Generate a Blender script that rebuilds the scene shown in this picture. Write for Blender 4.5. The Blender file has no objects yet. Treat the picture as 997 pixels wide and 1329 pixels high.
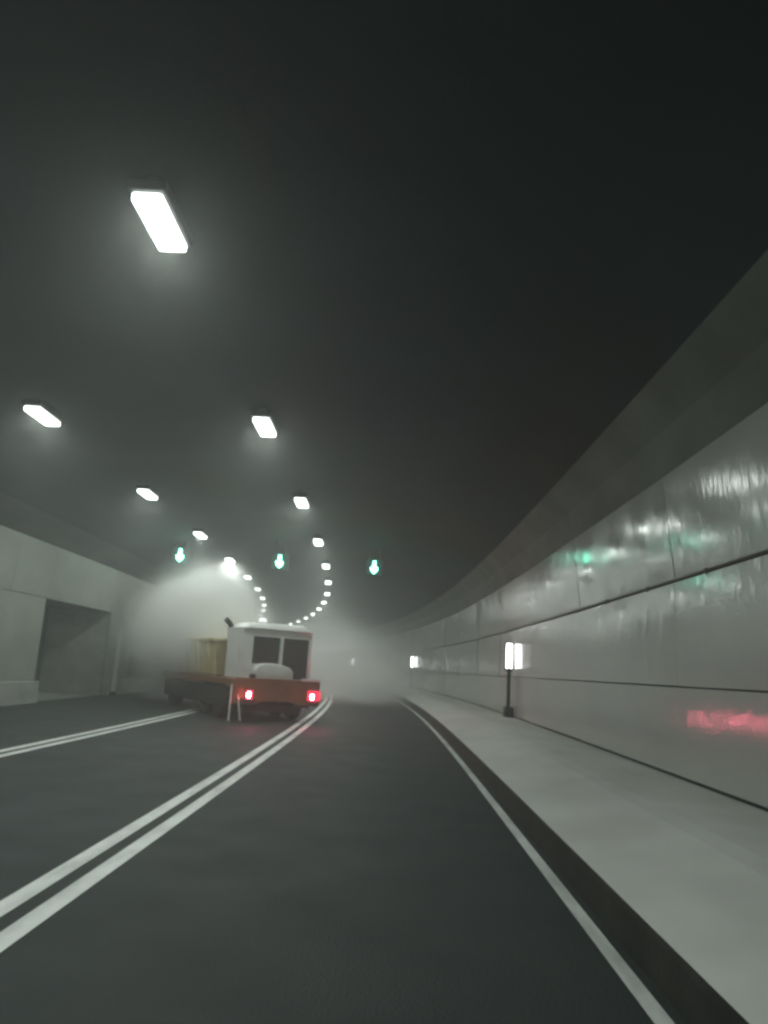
import bpy, bmesh, math, random
from mathutils import Vector, Matrix
random.seed(7)
sc = bpy.context.scene
COL = sc.collection

# ---------------------------------------------------------------- camera
CAM_H = 1.55
yaw, pitch, roll, FPX = 0.0182232, 0.2114516, -0.0602393, 950.0
F = Vector((-math.sin(yaw)*math.cos(pitch), math.cos(yaw)*math.cos(pitch), math.sin(pitch)))
R0 = Vector((math.cos(yaw), math.sin(yaw), 0)); U0 = R0.cross(F)
Rv = math.cos(roll)*R0 - math.sin(roll)*U0
Uv = math.sin(roll)*R0 + math.cos(roll)*U0
cd = bpy.data.cameras.new('camera'); cam = bpy.data.objects.new('camera', cd); COL.objects.link(cam)
cam.matrix_world = Matrix(((Rv.x, Uv.x, -F.x, 0), (Rv.y, Uv.y, -F.y, 0), (Rv.z, Uv.z, -F.z, CAM_H), (0, 0, 0, 1)))
cd.sensor_fit = 'HORIZONTAL'; cd.sensor_width = 36.0; cd.lens = FPX/997.0*36.0
cd.clip_start = 0.05; cd.clip_end = 1000
sc.camera = cam

# ---------------------------------------------------------------- world: night sky outside the tunnel
w = bpy.data.worlds.new('World'); sc.world = w; w.use_nodes = True
nt = w.node_tree
sky = nt.nodes.new('ShaderNodeTexSky'); sky.sky_type = 'NISHITA'; sky.sun_disc = False
sky.sun_elevation = math.radians(-4); sky.sun_rotation = math.radians(200)
nt.links.new(sky.outputs[0], nt.nodes['Background'].inputs[0])
nt.nodes['Background'].inputs[1].default_value = 0.05

# ---------------------------------------------------------------- picture settings
sc.view_settings.view_transform = 'Standard'; sc.view_settings.look = 'None'
sc.view_settings.exposure = 0.45; sc.view_settings.gamma = 1.0; sc.view_settings.use_curve_mapping = False
sc.render.engine = 'CYCLES'
cy = sc.cycles
cy.use_denoising = True
cy.use_adaptive_sampling = True; cy.adaptive_threshold = 0.06
cy.max_bounces = 8; cy.diffuse_bounces = 3; cy.glossy_bounces = 3; cy.transmission_bounces = 4; cy.volume_bounces = 6
cy.transparent_max_bounces = 8
cy.sample_clamp_indirect = 4.0
cy.pixel_filter_type = 'BLACKMAN_HARRIS'; cy.filter_width = 2.8
cy.volume_step_rate = 3.0; cy.volume_max_steps = 64

LAMP_E = 100.0          # radiance of the ceiling lamps
HAZE_D = 0.0085

# ---------------------------------------------------------------- helpers
def srgb(r, g, b):
    f = lambda c: c/12.92 if c <= .04045 else ((c+.055)/1.055)**2.4
    return (f(r/255), f(g/255), f(b/255), 1)
def material(name, col, rough=0.6, var=0.25, scale=2.0, spec=0.5, metal=0.0, bump=0.0, bscale=60.0, rvar=0.0,
             stain=0.0, stain_scale=(0.25, 0.25, 0.25), stain_col=None, coat=0.0, wavy=0.0, wscale=(.6, 1.0, .45)):
    m = bpy.data.materials.new(name); m.use_nodes = True
    n = m.node_tree.nodes; L = m.node_tree.links; b = n['Principled BSDF']
    b.inputs['Roughness'].default_value = rough; b.inputs['Metallic'].default_value = metal
    b.inputs['Specular IOR Level'].default_value = spec; b.inputs['Coat Weight'].default_value = coat
    tc = n.new('ShaderNodeTexCoord')
    geo = n.new('ShaderNodeNewGeometry')
    no = n.new('ShaderNodeTexNoise'); no.inputs['Scale'].default_value = scale; no.inputs['Detail'].default_value = 6
    L.new(geo.outputs['Position'], no.inputs['Vector'])
    rp = n.new('ShaderNodeValToRGB'); rp.color_ramp.elements[0].position = .3; rp.color_ramp.elements[1].position = .7
    c = Vector(col[:3])
    rp.color_ramp.elements[0].color = (*(c*(1-var)), 1); rp.color_ramp.elements[1].color = (*(c*(1+var*.6)), 1)
    L.new(no.outputs['Fac'], rp.inputs[0]); out = rp.outputs[0]
    if stain > 0:
        mp = n.new('ShaderNodeMapping'); mp.inputs['Scale'].default_value = stain_scale
        L.new(geo.outputs['Position'], mp.inputs[0])
        s2 = n.new('ShaderNodeTexNoise'); s2.inputs['Scale'].default_value = 1; s2.inputs['Detail'].default_value = 5; s2.inputs['Roughness'].default_value = .6
        L.new(mp.outputs[0], s2.inputs['Vector'])
        r2 = n.new('ShaderNodeValToRGB'); r2.color_ramp.elements[0].position = .45; r2.color_ramp.elements[1].position = .75
        r2.color_ramp.elements[0].color = (0, 0, 0, 1); r2.color_ramp.elements[1].color = (stain, stain, stain, 1)
        L.new(s2.outputs['Fac'], r2.inputs[0])
        mx = n.new('ShaderNodeMix'); mx.data_type = 'RGBA'
        L.new(r2.outputs[0], mx.inputs[0]); L.new(out, mx.inputs[6]); mx.inputs[7].default_value = stain_col or (*(c*.35), 1)
        out = mx.outputs[2]
    L.new(out, b.inputs['Base Color'])
    if rvar > 0:
        mr = n.new('ShaderNodeMapRange'); mr.inputs[1].default_value = .3; mr.inputs[2].default_value = .7
        mr.inputs[3].default_value = max(.02, rough-rvar); mr.inputs[4].default_value = rough+rvar
        n3 = n.new('ShaderNodeTexNoise'); n3.inputs['Scale'].default_value = 1.3; n3.inputs['Detail'].default_value = 8
        L.new(geo.outputs['Position'], n3.inputs['Vector']); L.new(n3.outputs['Fac'], mr.inputs[0]); L.new(mr.outputs[0], b.inputs['Roughness'])
    if bump > 0:
        n4 = n.new('ShaderNodeTexNoise'); n4.inputs['Scale'].default_value = bscale; n4.inputs['Detail'].default_value = 4
        L.new(geo.outputs['Position'], n4.inputs['Vector'])
        bp = n.new('ShaderNodeBump'); bp.inputs['Strength'].default_value = bump; bp.inputs['Distance'].default_value = .02
        L.new(n4.outputs['Fac'], bp.inputs['Height']); L.new(bp.outputs[0], b.inputs['Normal'])
    if wavy > 0:
        mp = n.new('ShaderNodeMapping'); mp.inputs['Scale'].default_value = wscale; L.new(geo.outputs['Position'], mp.inputs[0])
        n5 = n.new('ShaderNodeTexNoise'); n5.inputs['Scale'].default_value = 2.4; n5.inputs['Detail'].default_value = 3; n5.inputs['Roughness'].default_value = .6
        L.new(mp.outputs[0], n5.inputs['Vector'])
        bp = n.new('ShaderNodeBump'); bp.inputs['Strength'].default_value = wavy; bp.inputs['Distance'].default_value = .02
        L.new(n5.outputs['Fac'], bp.inputs['Height']); L.new(bp.outputs[0], b.inputs['Normal'])
    return m
def emitter(name, col, strength, sampled=True, base=(.03, .03, .03, 1)):
    m = bpy.data.materials.new(name); m.use_nodes = True
    n = m.node_tree.nodes; b = n['Principled BSDF']
    b.inputs['Base Color'].default_value = base
    if not sampled: m.cycles.emission_sampling = 'NONE'
    b.inputs['Emission Color'].default_value = (*col, 1); b.inputs['Emission Strength'].default_value = strength
    return m

M = {
 'asphalt': material('asphalt', (.035, .042, .041), .72, .12, 1.2, .28, bump=.3, bscale=55, rvar=.06, stain=.4, stain_scale=(.9, .07, 1), stain_col=(.025, .031, .031, 1)),
 'paint': material('road_paint', (.80, .82, .80), .5, .06, 3.0, .4, bump=.15, bscale=50, stain=.8, stain_scale=(4, 1.1, 3), stain_col=(.36, .36, .34, 1)),
 'walk': material('walkway_concrete', (.62, .63, .60), .75, .12, .9, .3, bump=.2, bscale=30, stain=.5, stain_scale=(.6, .35, 1), stain_col=(.40, .40, .37, 1)),
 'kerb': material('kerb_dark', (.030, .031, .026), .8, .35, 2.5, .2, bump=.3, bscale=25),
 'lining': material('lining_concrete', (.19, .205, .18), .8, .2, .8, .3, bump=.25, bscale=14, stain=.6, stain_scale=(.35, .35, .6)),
 'lining_left': material('lining_dark', (.075, .082, .075), .8, .25, .6, .3, bump=.25, bscale=14, stain=.6, stain_scale=(.35, .35, .6)),  # darker copy of the lining, for the top of the left wall
 'ceil': material('ceiling_dark', (.030, .047, .052), .85, .5, .22, .25, bump=.3, bscale=9, stain=1.0, stain_scale=(.30, .10, .3), stain_col=(.056, .042, .030, 1)),
 'panel': material('enamel_panel', (.40, .405, .38), .15, .05, .6, .6, rvar=.05, wavy=.40, stain=.25, stain_scale=(.25, .25, .5), stain_col=(.30, .30, .27, 1)),
 'panel_low': material('enamel_panel_lower', (.40, .405, .38), .11, .05, .6, .6, rvar=.03, wavy=.075, wscale=(.3, 22.0, .25), stain=.3, stain_scale=(.3, .3, .6), stain_col=(.29, .29, .26, 1)),
 'lpanel': material('painted_wall_panel', (.28, .30, .265), .5, .1, 1.0, .4, rvar=.1, stain=.5, stain_scale=(.4, .4, .9), stain_col=(.17, .18, .155, 1)),
 'gap': material('dark_gap', (.012, .012, .011), .8, .2),
 'plinth': material('plinth_concrete', (.36, .37, .34), .8, .15, 1.5, .3, bump=.25, bscale=20, stain=.5, stain_scale=(.6, .6, 1.5)),
 'cable': material('cable_black', (.016, .016, .015), .5, .2),
 'housing': material('lamp_housing', (.07, .072, .075), .5, .2, metal=.4),
 'steel': material('grey_steel', (.16, .165, .16), .45, .2, 4, metal=.6),
 'black': material('black_plastic', (.012, .013, .013), .5, .2, 5),
 'orange': material('orange_paint', (.22, .095, .03), .45, .25, 3, .5, stain=.6, stain_scale=(1.5, 1.5, 2.5), stain_col=(.14, .085, .04, 1)),
 'yellow': material('yellow_paint', (.60, .52, .26), .6, .2, 3, .5, stain=.5, stain_scale=(1.2, 1.2, 2), stain_col=(.44, .37, .2, 1)),
 'white': material('white_paint', (.68, .69, .66), .4, .08, 3, .5, stain=.4, stain_scale=(1.5, 1.5, 3), stain_col=(.42, .40, .34, 1)),
 'rubber': material('tyre_rubber', (.018, .018, .017), .8, .3, 6, .3, bump=.3, bscale=40),
 'chassis': material('chassis_black', (.02, .02, .018), .7, .4, 5, .3),
 'glass': material('dark_glass', (.02, .024, .022), .08, .2, 2, .6),
 'door': material('niche_cabinet_dark', (.065, .08, .066), .55, .15, 1.5),
 'lamp': emitter('lamp_lens', (.91, 1.0, .935), 3.0, False),
 'tube': emitter('white_light_tube', (.97, 1, .98), 6.0, False),
 'dimtube': emitter('small_white_lamp', (.97, 1, .98), 5.0, False),
 'green': emitter('green_arrow', (.16, 1.0, .66), 15.0, False),
 'greenhalo': emitter('green_halo', (.0, .40, .27), .10, False),
 'red': emitter('red_lens', (1.0, .03, .07), 1.1, False),
 'redcore': emitter('brake_bulb', (1.0, .16, .24), 230.0),
 'redadded': emitter('added_wash_bulb', (1.0, .10, .16), 380.0),
 'amber': emitter('beacon_lens', (.9, .95, .92), .9, False),
}

# ---------------------------------------------------------------- the road's line: gently right, then bending left
K0, K1, K2 = -0.00099359, 0.000196955, -1.765137e-06
DS = 0.25; S0 = -40.0
_tab = []
def _build():
    fw = []; x = y = th = 0.0; s = 0.0
    while s < 170:
        fw.append((s, x, y, th))
        k = K0 + K1*s + K2*s*s if s < 80 else max(.003, K0 + K1*80 + K2*6400)
        x += -math.sin(th)*DS; y += math.cos(th)*DS; th += k*DS; s += DS
    bw = []; s = -DS
    while s > S0 - 1:
        bw.append((s, 0.0, s, 0.0)); s -= DS
    return bw[::-1] + fw
_tab = _build(); _s0 = _tab[0][0]
def frame(s):
    i = (s - _s0)/DS; j = max(0, min(len(_tab)-2, int(i))); t = i - j
    a, b = _tab[j], _tab[j+1]
    return a[1]+(b[1]-a[1])*t, a[2]+(b[2]-a[2])*t, a[3]+(b[3]-a[3])*t
def at(s, X, z):
    x, y, th = frame(s); return Vector((x + X*math.cos(th), y + X*math.sin(th), z))
def pose(s, X, z, tilt=0.0, jit=(0, 0, 0)):
    th = frame(s)[2]
    return Matrix.Translation(at(s, X, z)) @ Matrix.Rotation(th + jit[2], 4, 'Z') @ Matrix.Rotation(tilt + jit[1], 4, 'Y') @ Matrix.Rotation(jit[0], 4, 'X')

def link(name, me, mat=None, parent=None, mw=None):
    o = bpy.data.objects.new(name, me); COL.objects.link(o)
    if mat is not None and me is not None and not me.materials: me.materials.append(mat)
    if parent is not None: o.parent = parent
    if mw is not None: o.matrix_world = mw if parent is None else (parent.matrix_world.inverted() @ mw) if False else mw
    return o
def tag(o, label, cat, group=None):
    o['label'] = label; o['category'] = cat
    if group: o['group'] = group
    return o
def structure(o): o['kind'] = 'structure'; return o
def sweep(name, prof, sa, sb, step, mat, parent=None, smooth=False, flip=False, thick=None):
    """run an open profile [(X, z), ...] along the road"""
    n = max(1, int(round((sb-sa)/step))); vs = []; fs = []; k = len(prof)
    for i in range(n+1):
        s = sa + (sb-sa)*i/n
        for X, z in prof: vs.append(at(s, X, z))
    for i in range(n):
        for j in range(k-1):
            q = (i*k+j, i*k+j+1, (i+1)*k+j+1, (i+1)*k+j)
            fs.append(q if not flip else q[::-1])
    me = bpy.data.meshes.new(name); me.from_pydata(vs, [], fs)
    if smooth: me.polygons.foreach_set('use_smooth', [True]*len(me.polygons))
    me.update(); me.materials.append(mat)
    return link(name, me, None, parent)
def bm_box(bm, c, d, rot=None):
    r = bmesh.ops.create_cube(bm, size=1.0)
    m = Matrix.Translation(c) @ (rot or Matrix.Identity(4)) @ Matrix.Diagonal((d[0], d[1], d[2], 1))
    bmesh.ops.transform(bm, matrix=m, verts=r['verts']); return r['verts']
def bm_cyl(bm, p, q, r, seg=12, r2=None):
    p, q = Vector(p), Vector(q); v = q-p
    g = bmesh.ops.create_cone(bm, cap_ends=True, segments=seg, radius1=r, radius2=r if r2 is None else r2, depth=v.length)
    m = Matrix.Translation((p+q)/2) @ v.to_track_quat('Z', 'Y').to_matrix().to_4x4()
    bmesh.ops.transform(bm, matrix=m, verts=g['verts']); return g['verts']
def mesh_of(name, bm, mat, bevel=0.0, seg=2, smooth=False):
    if bevel > 0:
        bmesh.ops.bevel(bm, geom=bm.edges[:], offset=bevel, segments=seg, affect='EDGES', profile=.5, clamp_overlap=True)
    me = bpy.data.meshes.new(name); bm.to_mesh(me); bm.free()
    if smooth: me.polygons.foreach_set('use_smooth', [True]*len(me.polygons))
    me.materials.append(mat); return me
def box_mesh(name, boxes, mat, bevel=0.0, seg=2):
    bm = bmesh.new()
    for b in boxes: bm_box(bm, *b)
    return mesh_of(name, bm, mat, bevel, seg)
def poly_prism(name, pts, axis_d, mat, bevel=0.0):
    """pts: list of 3D points of one face, axis_d: extrusion vector"""
    bm = bmesh.new(); vs = [bm.verts.new(p) for p in pts]; f = bm.faces.new(vs)
    r = bmesh.ops.extrude_face_region(bm, geom=[f])
    bmesh.ops.translate(bm, vec=axis_d, verts=[e for e in r['geom'] if isinstance(e, bmesh.types.BMVert)])
    bmesh.ops.recalc_face_normals(bm, faces=bm.faces[:])
    return mesh_of(name, bm, mat, bevel)

# ---------------------------------------------------------------- setting
SA, SB = -34.0, 150.0
XW, XLW = 3.70, -10.40
road = structure(sweep('road', [(XLW-.1, 0), (-7.5, 0), (-4, 0), (-1, 0), (1.56, 0)], SA, SB, 1.0, M['asphalt']))
def stripe(X, wd, sa=-10, sb=110):
    prof = [(X-wd/2, .004), (X+wd/2, .004)]
    return sweep('lane_line', prof, sa, sb, .8, M['paint'], road)
stripe(1.385, .10)
stripe(-2.262, .145); stripe(-1.998, .145)
stripe(-5.80, .15); stripe(-5.54, .15)

walkway = structure(sweep('walkway', [(1.53, .243), (1.56, .25), (2.2, .395), (2.4, .435), (2.6, .452), (3.0, .448), (XW+.06, .42)], SA, SB, 1.0, M['walk'], flip=False))
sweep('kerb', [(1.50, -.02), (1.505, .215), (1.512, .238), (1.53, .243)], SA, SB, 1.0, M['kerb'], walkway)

# vault, from haunch to haunch (dark, mottled colour)
XC = (XW + XLW)/2
half = [(3.02, 5.24), (2.7, 5.46), (2.2, 5.69), (1.5, 5.90), (.6, 6.05), (-.6, 6.13), (-2.0, 6.17), (XC, 6.18)]
prof = half + [(2*XC - X, z) for X, z in half[::-1][1:]]
structure(sweep('tunnel_ceiling', prof, SA, SB, 1.5, M['ceil'], smooth=True))

# right wall: concrete lining with enamel panels
wall_r = sweep('tunnel_wall', [(XW+.06, .30), (XW+.06, 1.6), (XW+.04, 2.92), (XW-.12, 4.33), (XW-.30, 4.82), (3.02, 5.24)], SA, SB, 1.0, M['lining'])
tag(wall_r, 'grey panelled tunnel wall curving along the right-hand walkway', 'wall')
PL = 4.8
rows = [(.47, 1.545, XW, XW), (1.565, 2.885, XW, XW-.02), (2.935, 4.30, XW-.02, XW-.165)]
pm = []
for z0, z1, xa, xb in rows:
    hgt = math.hypot(z1-z0, xa-xb)
    pm.append((box_mesh('wall_panel', [(Vector((0, 0, 0)), (.03, PL-.003, hgt))], M['panel_low' if z0 < 1 else 'panel'], .003, 1), (z0+z1)/2, (xa+xb)/2, -math.atan2(xa-xb, z1-z0)))
s = -9.6; i = 0
while s < 96:
    for me, zc, xc, tl in pm:
        j = (random.gauss(0, .0012), random.gauss(0, .0035), random.gauss(0, .0028))
        o = link('wall_panel', me, None, wall_r); o.matrix_world = pose(s+PL/2, xc + random.uniform(-.003, .003), zc, tl, j)
    s += PL
sweep('panel_backing', [(XW+.032, .40), (XW+.032, 1.6), (XW+.018, 2.91), (XW-.135, 4.32)], SA, SB, 1.2, M['gap'], wall_r)
# a cable runs along the upper joint
def tube_along(name, X, z, r, sa, sb, step, mat, parent):
    return sweep(name, [(X + r*math.cos(a), z + r*math.sin(a)) for a in [k*math.pi/4 for k in range(9)]], sa, sb, step, mat, parent, smooth=True)
tube_along('cable', XW-.045, 2.905, .022, SA, 100, 1.0, M['cable'], wall_r)
bm = bmesh.new(); bm_box(bm, Vector((0, 0, 0)), (.07, .03, .07)); cm = mesh_of('cable_clip', bm, M['steel'], .006, 1)
for k in range(-4, 50):
    o = link('cable_clip', cm, None, wall_r); o.matrix_world = pose(k*2.0+.6, XW-.03, 2.905)

# left wall: two rows of painted panels over a plinth, with a recess
NA, NB, NH = 22.4, 28.4, 3.05           # recess from, to, height
zt = 4.65
def lprof(z):                           # left wall X at height z
    return XLW if z < 3 else XLW + .10*((z-3)/1.65)**1.5
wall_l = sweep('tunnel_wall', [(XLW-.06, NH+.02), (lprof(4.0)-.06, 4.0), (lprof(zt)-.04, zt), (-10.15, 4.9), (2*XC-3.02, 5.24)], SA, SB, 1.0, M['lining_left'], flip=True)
tag(wall_l, 'pale grey tunnel wall with a dark recess on the left', 'wall')
for a, b in ((SA, NA), (NB, SB)):
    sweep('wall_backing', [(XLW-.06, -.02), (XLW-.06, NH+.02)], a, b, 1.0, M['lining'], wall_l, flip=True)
def lpanels(z0, z1, sa, sb, n):
    L_ = (sb-sa)/n; hgt = z1-z0; xm = (lprof(z0)+lprof(z1))/2; tl = math.atan2(lprof(z1)-lprof(z0), hgt)
    me = box_mesh('wall_panel', [(Vector((0, 0, 0)), (.04, L_-.012, hgt-.012))], M['lpanel'], .006, 1)
    for k in range(n):
        o = link('wall_panel', me, None, wall_l)
        o.matrix_world = pose(sa+(k+.5)*L_, xm-.02, (z0+z1)/2, tl, (0, random.gauss(0, .003), random.gauss(0, .0025)))
lpanels(.62, NH, 8.0, NA, 6); lpanels(.62, NH, NB, 76.0, 20)
lpanels(NH, zt, 8.0, 76.0, 28)
def plinth(a, b, n):
    L_ = (b-a)/n
    me = box_mesh('plinth_block', [(Vector((0, 0, 0)), (.30, L_-.01, .64))], M['plinth'], .02, 2)
    for k in range(n):
        o = link('plinth_block', me, None, wall_l); o.matrix_world = pose(a+(k+.5)*L_, XLW+.09, .30)
plinth(10.4, NA-.15, 4); plinth(NB+.15, 68, 13)
# recess: back, sides, top and a steel door
ND = 2.4
sweep('recess_back', [(XLW-ND, -.02), (XLW-ND, NH+.05)], NA-.1, NB+.1, 1.0, M['door'], wall_l, flip=True)  # recess darkness is put into this colour
sweep('recess_top', [(XLW-ND-.02, NH+.03), (XLW-.055, NH+.03)], NA-.1, NB+.1, 1.0, M['lining'], wall_l)
sweep('recess_floor', [(XLW-ND-.02, .006), (XLW+.02, .006)], NA-.1, NB+.1, 1.0, M['plinth'], wall_l)
for sv in (NA-.03, NB+.03):
    o = link('recess_side', box_mesh('recess_side', [(Vector((0, 0, 0)), (ND, .06, NH+.06))], M['plinth']), None, wall_l)
    o.matrix_world = pose(sv, XLW-.056-ND/2, NH/2)
for sc_, sh in ((NA+1.5, NA+2.75), (NB-1.5, NB-2.75)):
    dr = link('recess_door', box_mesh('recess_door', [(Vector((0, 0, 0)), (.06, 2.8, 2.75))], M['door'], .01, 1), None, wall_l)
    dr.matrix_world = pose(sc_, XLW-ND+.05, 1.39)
    hd = link('door_handle', box_mesh('door_handle', [(Vector((0, 0, 0)), (.06, .04, .30))], M['steel'], .008, 1), None, dr)
    hd.parent = dr; hd.matrix_world = pose(sh, XLW-ND+.11, 1.1)

# ---------------------------------------------------------------- ceiling lamps
LZ = 4.3657 + CAM_H
LW_, LL_, LD_ = .31, .92, .10
lens_me = box_mesh('diffuser', [(Vector((0, 0, 0)), (LW_, LL_, LD_))], M['lamp'], .03, 2)
hous_me = box_mesh('housing', [(Vector((0, 0, LD_/2+.06)), (LW_+.07, LL_+.08, .12))], M['housing'], .02, 2)
def rod_mesh(h):
    return box_mesh('bracket', [(Vector((0, 0, LD_/2+.115+h/2)), (.12, .8, h))], M['steel'])
def ceil_z(X):
    for (a, za), (b, zb) in zip(prof[:-1], prof[1:]):
        if b <= X <= a: return za + (zb-za)*(a-X)/(a-b)
    return 5.24
ORD = ['nearest', 'second-nearest', 'third-nearest', 'fourth', 'fifth', 'sixth', 'seventh', 'eighth', 'ninth', 'tenth', 'eleventh', 'twelfth', 'thirteenth', 'fourteenth', 'fifteenth', 'sixteenth']
area = bpy.data.lights.new('light', 'AREA'); area.shape = 'RECTANGLE'; area.size = LW_-.05; area.size_y = LL_-.06
area.energy = LAMP_E*math.pi*area.size*area.size_y; area.color = (.91, 1.0, .935)
def lamp_row(X, s0, step, first, last, base, where, grp):
    rod = rod_mesh(ceil_z(X) - LZ - LD_/2 - .115 + .02)
    for k in range(first, last):
        e = bpy.data.objects.new('ceiling_lamp', None); COL.objects.link(e)
        e.matrix_world = pose(s0 + k*step, X, LZ)
        n = k - base
        lab = ('white ceiling lamp, %s one in the row above the %s' % (ORD[n], where)) if n >= 0 else 'white ceiling lamp above the %s, %s beyond the picture edge towards the viewer' % (where, ['', 'first', 'second', 'third', 'fourth'][-n])
        tag(e, lab, 'lamp', grp)
        for nm, me in (('diffuser', lens_me), ('housing', hous_me), ('bracket', rod)):
            link(nm, me, None, e)
        lo = bpy.data.objects.new('light', area); COL.objects.link(lo); lo.parent = e; lo.location = (0, 0, -LD_/2-.006)
lamp_row(-2.6256, 6.762, 6.5253, -3, 16, 0, 'middle double line', 'lamps above the middle double line')
lamp_row(-6.9362, 6.848, 6.5253, -3, 15, 1, 'far left lane', 'lamps above the far left lane')

# ---------------------------------------------------------------- lane signals
fr_me = box_mesh('casing', [(Vector((0, .07, 0)), (.66, .14, .66))], M['black'], .015, 1)
fc_me = box_mesh('halo_plate', [(Vector((0, -.004, 0)), (.56, .012, .56))], M['greenhalo'])  # dim glow of this plate stands in for the halo round the arrow
ar_me = poly_prism('arrow', [Vector(p) for p in ((-.045, -.012, .25), (.045, -.012, .25), (.06, -.012, .02), (.14, -.012, .0), (.12, -.012, -.12), (0, -.012, -.24), (-.12, -.012, -.12), (-.14, -.012, 0), (-.06, -.012, .02))], Vector((0, -.02, 0)), M['green'])
for X, nm in ((-7.98, 'leftmost, above the far left lane'), (-4.17, 'middle one of three, above the truck'), (-.53, 'rightmost, above the near right lane')):
    e = bpy.data.objects.new('lane_signal', None); COL.objects.link(e)
    z = 5.35; e.matrix_world = pose(28.0, X, z)
    tag(e, 'green arrow lane signal, ' + nm, 'lane signal', 'lane signals across the tunnel')
    link('casing', fr_me, None, e); link('halo_plate', fc_me, None, e); link('arrow', ar_me, None, e)
    for xx in (-.2, .2):
        bm = bmesh.new(); bm_cyl(bm, (xx, .07, .325), (xx, .07, ceil_z(X)-z+.06), .02, 8)
        link('hanger', mesh_of('hanger', bm, M['steel']), None, e)

# ---------------------------------------------------------------- light posts on the walkway
def light_post(s, X, label):
    e = bpy.data.objects.new('light_post', None); COL.objects.link(e); zb = .42
    e.matrix_world = pose(s, X, zb); tag(e, label, 'light post', 'light posts on the walkway')
    bm = bmesh.new(); bm_box(bm, Vector((0, 0, .15)), (.25, .34, .32)); link('base', mesh_of('base', bm, M['black'], .05, 2), None, e)
    bm = bmesh.new(); bm_cyl(bm, (0, 0, .3), (0, 0, 1.40), .055, 12); link('post', mesh_of('post', bm, M['chassis']), None, e)
    bm = bmesh.new(); bm_box(bm, Vector((0, .05, 1.70)), (.21, .05, .82)); link('lamp_frame', mesh_of('lamp_frame', bm, M['chassis'], .008, 1), None, e)
    bm = bmesh.new(); bm_box(bm, Vector((0, -.005, 1.72)), (.17, .06, .72)); link('light_tube', mesh_of('light_tube', bm, M['tube'], .03, 2), None, e)
light_post(21.6, 3.545, 'white tube light on a dark post, nearest one on the right walkway')
light_post(50.2, 3.545, 'white tube light on a dark post halfway along the right walkway')
light_post(79.2, 3.545, 'white tube light on a dark post, farthest one on the right walkway')

# ---------------------------------------------------------------- left wall fittings
e = bpy.data.objects.new('wall_lamp', None); COL.objects.link(e); e.matrix_world = pose(35.2, XLW+.02, 1.96)
tag(e, 'small white wall lamp on the left wall beyond the recess', 'lamp')
link('back_box', box_mesh('back_box', [(Vector((.05, 0, 0)), (.10, .5, .62))], M['housing'], .01, 1), None, e)
link('lens', box_mesh('lens', [(Vector((.12, 0, 0)), (.06, .38, .5))], M['dimtube'], .015, 1), None, e)
e = bpy.data.objects.new('equipment_cabinet', None); COL.objects.link(e); e.matrix_world = pose(33.2, XLW+.02, .62)
tag(e, 'dark equipment cabinet on the left wall beneath the small lamp', 'cabinet')
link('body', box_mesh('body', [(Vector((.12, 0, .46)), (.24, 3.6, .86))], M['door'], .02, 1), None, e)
for yy in (-.9, .9):
    d = link('cabinet_door', box_mesh('cabinet_door', [(Vector((.25, yy, .46)), (.02, 1.7, .78))], M['door'], .006, 1), None, e)
e = bpy.data.objects.new('marker_post', None); COL.objects.link(e); e.matrix_world = pose(28.75, XLW+.32, 0)
tag(e, 'white reflective marker post at the far edge of the left recess', 'marker post')
bm = bmesh.new(); bm_cyl(bm, (0, 0, 0), (0, 0, .12), .14, 14, .11); link('foot', mesh_of('foot', bm, M['black']), None, e)
bm = bmesh.new(); bm_box(bm, Vector((0, 0, 1.25)), (.16, .05, 2.3)); link('blade', mesh_of('blade', bm, M['white'], .02, 2), None, e)

# ---------------------------------------------------------------- works truck
T = bpy.data.objects.new('works_truck', None); COL.objects.link(T)
T.matrix_world = Matrix.Translation((-2.93, 20.25, 0)) @ Matrix.Rotation(math.radians(33), 4, 'Z')
tag(T, 'orange works truck with white cab and lit red tail lights, slewed across the lanes', 'truck')
def part(name, me, parent=T): return link(name, me, None, parent)
V = Vector
for x in (-.45, .45): part('chassis_rail', box_mesh('chassis_rail', [(V((x, 3.1, .62)), (.16, 6.0, .26))], M['chassis'], .01, 1))
for y in (.5, 1.8, 2.9, 4.6): part('cross_member', box_mesh('cross_member', [(V((0, y, .60)), (.74, .12, .18))], M['chassis'], .01, 1))
for y in (1.25, 2.35, 5.4):
    bm = bmesh.new(); bm_cyl(bm, (-.92, y, .47), (.92, y, .47), .10, 12); part('axle', mesh_of('axle', bm, M['chassis']))
part('spare_tank', box_mesh('spare_tank', [(V((0, .85, .50)), (.74, .5, .40))], M['chassis'], .04, 2))
part('deck', box_mesh('deck', [(V((0, 3.3, .98)), (2.46, 6.36, .22))], M['orange'], .02, 2))
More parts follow.
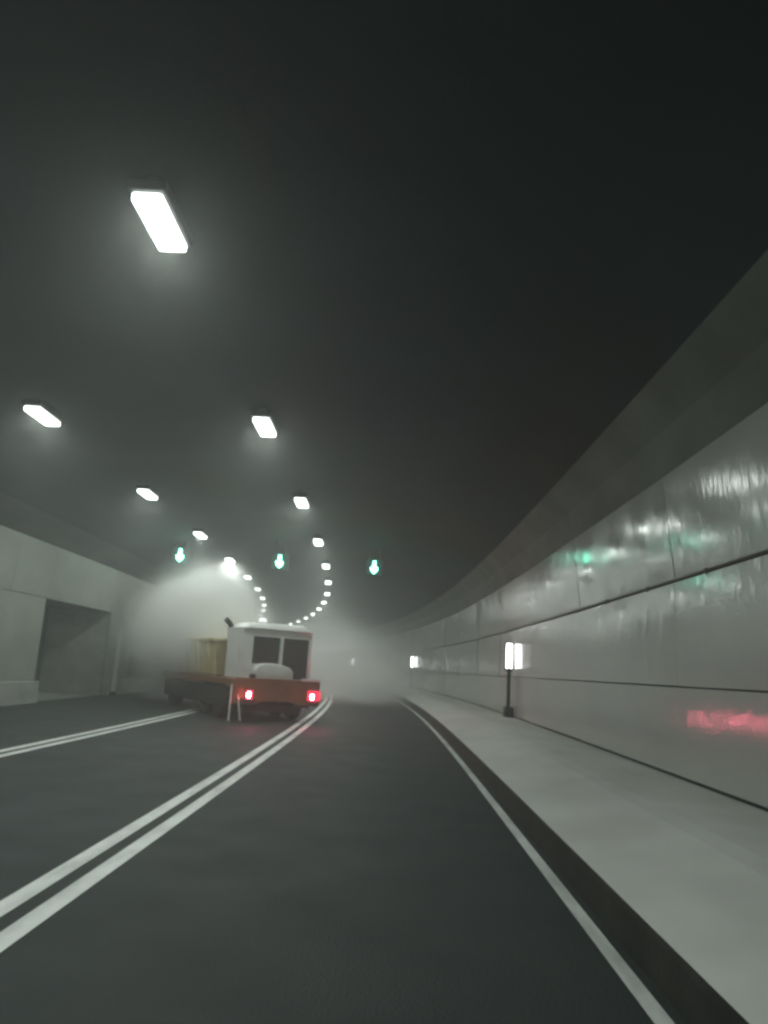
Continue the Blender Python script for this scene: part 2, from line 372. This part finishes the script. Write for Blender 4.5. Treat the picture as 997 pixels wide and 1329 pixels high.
# tailgate: folded plate with a cut-out under its middle
tg = [(-1.27, .44), (-.62, .44), (-.42, .53), (.42, .53), (.62, .46), (1.27, .44), (1.27, 1.07), (1.22, 1.12), (-1.22, 1.12), (-1.27, 1.07)]
part('tailgate', poly_prism('tailgate', [V((x, 0, z)) for x, z in tg], V((0, .11, 0)), M['orange'], .012))
part('tailgate_rail', box_mesh('tailgate_rail', [(V((.98, .0, 1.13)), (.55, .10, .07))], M['white'], .012, 2))
ug = part('under_guard', box_mesh('under_guard', [(V((0, .28, .33)), (1.7, .10, .18))], M['chassis'], .012, 1))
for x in (-.6, .6): part('guard_bracket', box_mesh('guard_bracket', [(V((x, .3, .52)), (.08, .08, .24))], M['chassis'], .01, 1), ug)
for xx in (-.82, 1.04):
    tl = part('tail_light', box_mesh('tail_light', [(V((xx if xx < 0 else xx+.04, -.025, .70)), (.20 if xx < 0 else .38, .06, .22 if xx < 0 else .30))], M['red'], .02, 2))
    bm = bmesh.new(); r = bmesh.ops.create_uvsphere(bm, u_segments=16, v_segments=10, radius=.06)
    bmesh.ops.transform(bm, matrix=Matrix.Translation((xx-.03, -.062, .69)) @ Matrix.Diagonal((.85, .4, 1.15, 1)), verts=r['verts'])
    part('bulb', mesh_of('bulb', bm, M['redcore'], smooth=True), tl)
for xx in (-.85, 1.01):
    part('added_light_lip', box_mesh('added_light_lip', [(V((xx, -.13, .575)), (.34, .26, .025))], M['chassis'], .006, 1))  # ledges added to keep the red light off the road
# red lamp added on the hidden side to tint the right wall pink
tl = part('added_side_light', box_mesh('added_side_light', [(V((1.285, .23, .70)), (.05, .44, .28))], M['red'], .015, 1))
part('bulb', box_mesh('bulb', [(V((1.335, .36, .71)), (.016, .14, .12), Matrix.Rotation(-.7, 4, 'Y'))], M['redadded']), tl)
part('added_light_lip', box_mesh('added_light_lip', [(V((1.36, .30, .60)), (.20, .40, .02))], M['chassis'], .005, 1))  # added below the side lamp to block its light on the road
# wheels
def wheel(x, y):
    bm = bmesh.new(); r_, wd = .47, .28
    ring = [(.24, -.5), (.40, -.5), (.455, -.42), (.47, -.3), (.47, .3), (.455, .42), (.40, .5), (.24, .5)]
    n = 28
    for k in range(n):
        a = 2*math.pi*k/n
        for rr, ww in ring: bm.verts.new((x+ww*wd, y+rr*math.cos(a), .47+rr*math.sin(a)))
    bm.verts.ensure_lookup_table(); m_ = len(ring)
    for k in range(n):
        for j in range(m_-1):
            a, b = k*m_+j, ((k+1) % n)*m_+j
            bm.faces.new((bm.verts[a], bm.verts[a+1], bm.verts[b+1], bm.verts[b]))
    bmesh.ops.recalc_face_normals(bm, faces=bm.faces[:])
    t = part('wheel', mesh_of('wheel', bm, M['rubber'], smooth=True))
    bm = bmesh.new(); sg = -1 if x < 0 else 1
    rp_ = [(.255, .13), (.235, .13), (.215, .05), (.12, .03), (.10, .10), (.0001, .10)]; n = 24
    for k in range(n):
        a = 2*math.pi*k/n
        for rr, ww in rp_: bm.verts.new((x+sg*ww, y+rr*math.cos(a), .47+rr*math.sin(a)))
    bm.verts.ensure_lookup_table(); m_ = len(rp_)
    for k in range(n):
        for j in range(m_-1):
            a, b = k*m_+j, ((k+1) % n)*m_+j
            bm.faces.new((bm.verts[a], bm.verts[a+1], bm.verts[b+1], bm.verts[b]))
    bmesh.ops.recalc_face_normals(bm, faces=bm.faces[:])
    part('rim', mesh_of('rim', bm, M['steel']), t)
for x in (-1.05, 1.05):
    for y in (1.25, 2.35, 5.4): wheel(x, y)
for x in (-1.19, 1.19):
    part('side_skirt', box_mesh('side_skirt', [(V((x*1.016, 3.35, .60)), (.03, 5.7, .52))], M['chassis'], .01, 1))
    part('mudguard', box_mesh('mudguard', [(V((x*.9, 1.8, .90)), (.36, 2.2, .05))], M['chassis'], .01, 1))
    part('mud_flap', box_mesh('mud_flap', [(V((x*.9, .72, .60)), (.34, .03, .50))], M['chassis'], .008, 1))
for k, (xa, xb) in enumerate(((-1.30, -1.36), (-1.16, -1.02))):
    bm = bmesh.new(); bm_cyl(bm, (xa, .05, .95), (xb, -.10+.06*k, .03), .026, 10)
    lg = part('support_leg', mesh_of('support_leg', bm, M['white']))
    bm = bmesh.new(); bm_cyl(bm, (xb, -.10+.06*k, .0), (xb, -.10+.06*k, .04), .07, 12); part('foot_plate', mesh_of('foot_plate', bm, M['steel']), lg)
# cab: a shell with sloping rear, window openings closed by panes
cab_y0, cab_y1, cz0, cz1 = .55, 1.70, 1.10, 2.46
def grid_wall(us, zs, holes, to3d, th):
    bm = bmesh.new(); g = {}
    for i, u in enumerate(us):
        for k, z in enumerate(zs): g[i, k] = bm.verts.new(to3d(u, z))
    fs = [bm.faces.new((g[i, k], g[i+1, k], g[i+1, k+1], g[i, k+1])) for i in range(len(us)-1) for k in range(len(zs)-1) if (i, k) not in holes]
    r = bmesh.ops.extrude_face_region(bm, geom=fs)
    bmesh.ops.translate(bm, vec=th, verts=[e for e in r['geom'] if isinstance(e, bmesh.types.BMVert)])
    for v in [v for v in bm.verts if not v.link_faces]: bm.verts.remove(v)
    bmesh.ops.recalc_face_normals(bm, faces=bm.faces[:])
    return mesh_of('cab_wall', bm, M['white'])
bm = bmesh.new(); vs = bm_box(bm, V((0, (cab_y0+cab_y1)/2, cz1+.06)), (2.08, cab_y1-cab_y0+.16, .20))
for v in vs:
    if v.co.z > cz1+.06: v.co.x *= .76; v.co.y = (cab_y0+cab_y1)/2 + (v.co.y-(cab_y0+cab_y1)/2)*.86
for v in vs: v.co.x += .14
cab = part('cab', mesh_of('cab', bm, M['white'], .06, 3, True))
part('cab_wall', grid_wall([-.92, -.60, .215, .295, 1.12, 1.2], [cz0, 1.12, 1.50, 2.24, cz1], {(1, 2), (3, 1), (3, 2)}, lambda u, z: (u, cab_y0, z), V((0, .08, 0))), cab)
part('cab_wall', grid_wall([-.83, 1.1], [cz0, cz1], set(), lambda u, z: (u, cab_y1, z), V((0, -.08, 0))), cab)
part('cab_wall', grid_wall([cab_y0+.085, cab_y1], [cz0, cz1], set(), lambda u, z: (-.915, u, z), V((.08, 0, 0))), cab)
part('cab_wall', grid_wall([cab_y0+.085, .8, 1.55, cab_y1], [cz0, 1.66, 2.28, cz1], {(1, 1)}, lambda u, z: (1.195, u, z), V((-.08, 0, 0))), cab)
part('window_post', box_mesh('window_post', [(V((.255, cab_y0-.01, 1.68)), (.085, .05, 1.13))], M['white'], .012, 1), cab)
part('window', box_mesh('window', [(V((-.19, cab_y0+.07, 1.87)), (.80, .02, .74))], M['glass']), cab)
part('window', box_mesh('window', [(V((.71, cab_y0+.07, 1.68)), (.82, .02, 1.12))], M['glass']), cab)
part('side_window', box_mesh('side_window', [(V((1.15, 1.175, 1.97)), (.02, .75, .62))], M['glass']), cab)
# beacon
bm = bmesh.new(); bm_cyl(bm, (-.15, 1.1, cz1+.14), (-.15, 1.1, cz1+.19), .26, 20); bc = part('beacon', mesh_of('beacon', bm, M['black']))
bm = bmesh.new(); bm_cyl(bm, (-.15, 1.1, cz1+.19), (-.15, 1.1, cz1+.32), .13, 20, .09); part('beacon_lens', mesh_of('beacon_lens', bm, M['amber'], .02, 2), bc)
# rounded white cover standing on the rear deck
bm = bmesh.new()
cs = []
N = 9
for iy, yy in enumerate((.14, .46)):
    pts = [(-.62, 1.09), (-.62, 1.34), (-.55, 1.46), (-.38, 1.52), (-.1, 1.53), (.16, 1.49), (.38, 1.43), (.48, 1.33), (.50, 1.09)]
    cs.append([bm.verts.new((x, yy, z)) for x, z in pts])
for k in range(len(cs[0])-1): bm.faces.new((cs[0][k], cs[0][k+1], cs[1][k+1], cs[1][k]))
bm.faces.new(cs[0][::-1]); bm.faces.new(cs[1]); bm.faces.new((cs[0][0], cs[1][0], cs[1][-1], cs[0][-1]))
bmesh.ops.recalc_face_normals(bm, faces=bm.faces[:])
part('rear_cover', mesh_of('rear_cover', bm, M['white'], .035, 3, True))
part('latch', box_mesh('latch', [(V((-.72, .12, 1.17)), (.16, .10, .10))], M['black'], .02, 2))
# hopper in front of the cab
bm = bmesh.new(); vs = bm_box(bm, V((0, 4.05, 1.60)), (2.3, 4.0, 1.0))
for v in vs:
    if v.co.z < 1.5: v.co.x *= .84; v.co.y = 4.05 + (v.co.y-4.05)*.9
hop = part('hopper', mesh_of('hopper', bm, M['yellow'], .03, 2))
for c_, d_ in (((-1.16, 4.05), (.10, 4.1)), ((1.16, 4.05), (.10, 4.1)), ((0, 2.06), (2.2, .10)), ((0, 6.0), (2.2, .10))):
    part('hopper_rim', box_mesh('hopper_rim', [(V((*c_, 2.10)), (*d_, .09))], M['yellow'], .012, 1), hop)
for yy in (2.6, 3.55, 4.5, 5.45):
    part('hopper_rib', box_mesh('hopper_rib', [(V((-1.10, yy, 1.6)), (.08, .08, .92), Matrix.Rotation(-.18, 4, 'Y'))], M['yellow'], .01, 1), hop)
bm = bmesh.new(); bm_cyl(bm, (-.80, 1.84, 1.1), (-.80, 1.84, 2.56), .07, 12); ex = part('exhaust_pipe', mesh_of('exhaust_pipe', bm, M['chassis']))
bm = bmesh.new(); bm_cyl(bm, (-.80, 1.84, 2.54), (-.98, 1.8, 2.70), .075, 12); part('exhaust_tip', mesh_of('exhaust_tip', bm, M['chassis']), ex)

# ---------------------------------------------------------------- air: thin haze through the tunnel, dust round the truck
def volume(name, color, dens, aniso):
    m = bpy.data.materials.new(name); m.use_nodes = True; n = m.node_tree.nodes; n.clear()
    out = n.new('ShaderNodeOutputMaterial'); v = n.new('ShaderNodeVolumePrincipled')
    v.inputs['Color'].default_value = (*color, 1); v.inputs['Density'].default_value = dens; v.inputs['Anisotropy'].default_value = aniso
    m.node_tree.links.new(v.outputs[0], out.inputs['Volume']); return m, v
xs = [at(s, X, 0) for s in range(int(SA), int(SB)+1, 4) for X in (-12.5, 4.5)]
x0 = min(p.x for p in xs)-2; x1 = max(p.x for p in xs)+2; y0 = min(p.y for p in xs)-3; y1 = max(p.y for p in xs)+3
vm, _ = volume('haze_air', (.94, .97, .95), HAZE_D, .55)
hz = link('haze', box_mesh('haze', [(V(((x0+x1)/2, (y0+y1)/2, 3.3)), (x1-x0, y1-y0, 8.8))], vm))
hz['kind'] = 'stuff'; hz['label'] = 'thin grey haze filling the tunnel'; hz['category'] = 'haze'

def dust(label, c, rad, dens, nscale, seed, rz=0):
    bm = bmesh.new(); bmesh.ops.create_icosphere(bm, subdivisions=4, radius=1.0)
    m, v = volume('dust', (.985, .985, .97), 1, .2)
    n = m.node_tree.nodes; L = m.node_tree.links
    tc = n.new('ShaderNodeTexCoord')
    ln = n.new('ShaderNodeVectorMath'); ln.operation = 'LENGTH'; L.new(tc.outputs['Object'], ln.inputs[0])
    mr = n.new('ShaderNodeMapRange'); mr.interpolation_type = 'SMOOTHERSTEP'
    mr.inputs[1].default_value = 0.0; mr.inputs[2].default_value = 1.0; mr.inputs[3].default_value = 1.0; mr.inputs[4].default_value = 0.0
    L.new(ln.outputs['Value'], mr.inputs[0])
    geo = n.new('ShaderNodeNewGeometry'); mp = n.new('ShaderNodeMapping'); mp.inputs['Location'].default_value = (seed, seed*2, 0)
    L.new(geo.outputs['Position'], mp.inputs[0])
    no = n.new('ShaderNodeTexNoise'); no.inputs['Scale'].default_value = nscale; no.inputs['Detail'].default_value = 4
    L.new(mp.outputs[0], no.inputs['Vector'])
    r2 = n.new('ShaderNodeMapRange'); r2.inputs[1].default_value = .32; r2.inputs[2].default_value = .68; r2.inputs[3].default_value = .06; r2.inputs[4].default_value = 2.0
    L.new(no.outputs['Fac'], r2.inputs[0])
    mu = n.new('ShaderNodeMath'); mu.operation = 'MULTIPLY'; pw = n.new('ShaderNodeMath'); pw.operation = 'POWER'; pw.inputs[1].default_value = 1.8; L.new(mr.outputs[0], pw.inputs[0]); L.new(pw.outputs[0], mu.inputs[0]); L.new(r2.outputs[0], mu.inputs[1])
    m2 = n.new('ShaderNodeMath'); m2.operation = 'MULTIPLY'; L.new(mu.outputs[0], m2.inputs[0]); m2.inputs[1].default_value = dens
    L.new(m2.outputs[0], v.inputs['Density'])
    o = link('dust_cloud', mesh_of('dust_cloud', bm, m))
    o.matrix_world = Matrix.Translation(c) @ Matrix.Rotation(rz, 4, 'Z') @ Matrix.Diagonal((*rad, 1))
    o['kind'] = 'stuff'; o['label'] = label; o['category'] = 'dust'
    return o
dust('dense pale dust cloud rolling up behind the front of the truck', (-7.3, 28.2, 2.3), (3.8, 5.6, 4.0), 3.6, .95, 3.1, .3)
dust('lit plume of dust rising to the left row of ceiling lamps', (-7.7, 32.6, 3.4), (2.5, 3.6, 3.6), 4.2, 1.0, 5.7, .1)
dust('loose dust hanging over the load of the truck', (-6.2, 23.9, 2.4), (3.0, 4.2, 2.6), 2.3, .8, 7.3, .55)
dust('thin dust drifting over the road beyond the truck', (-3.0, 42.0, 1.2), (8.0, 21.0, 4.6), .17, .4, 9.4, .10)
dust('low dust lying on the right lane past the truck', (-.9, 38.0, .5), (4.6, 13.0, 2.0), .24, .5, 12.2, .06)
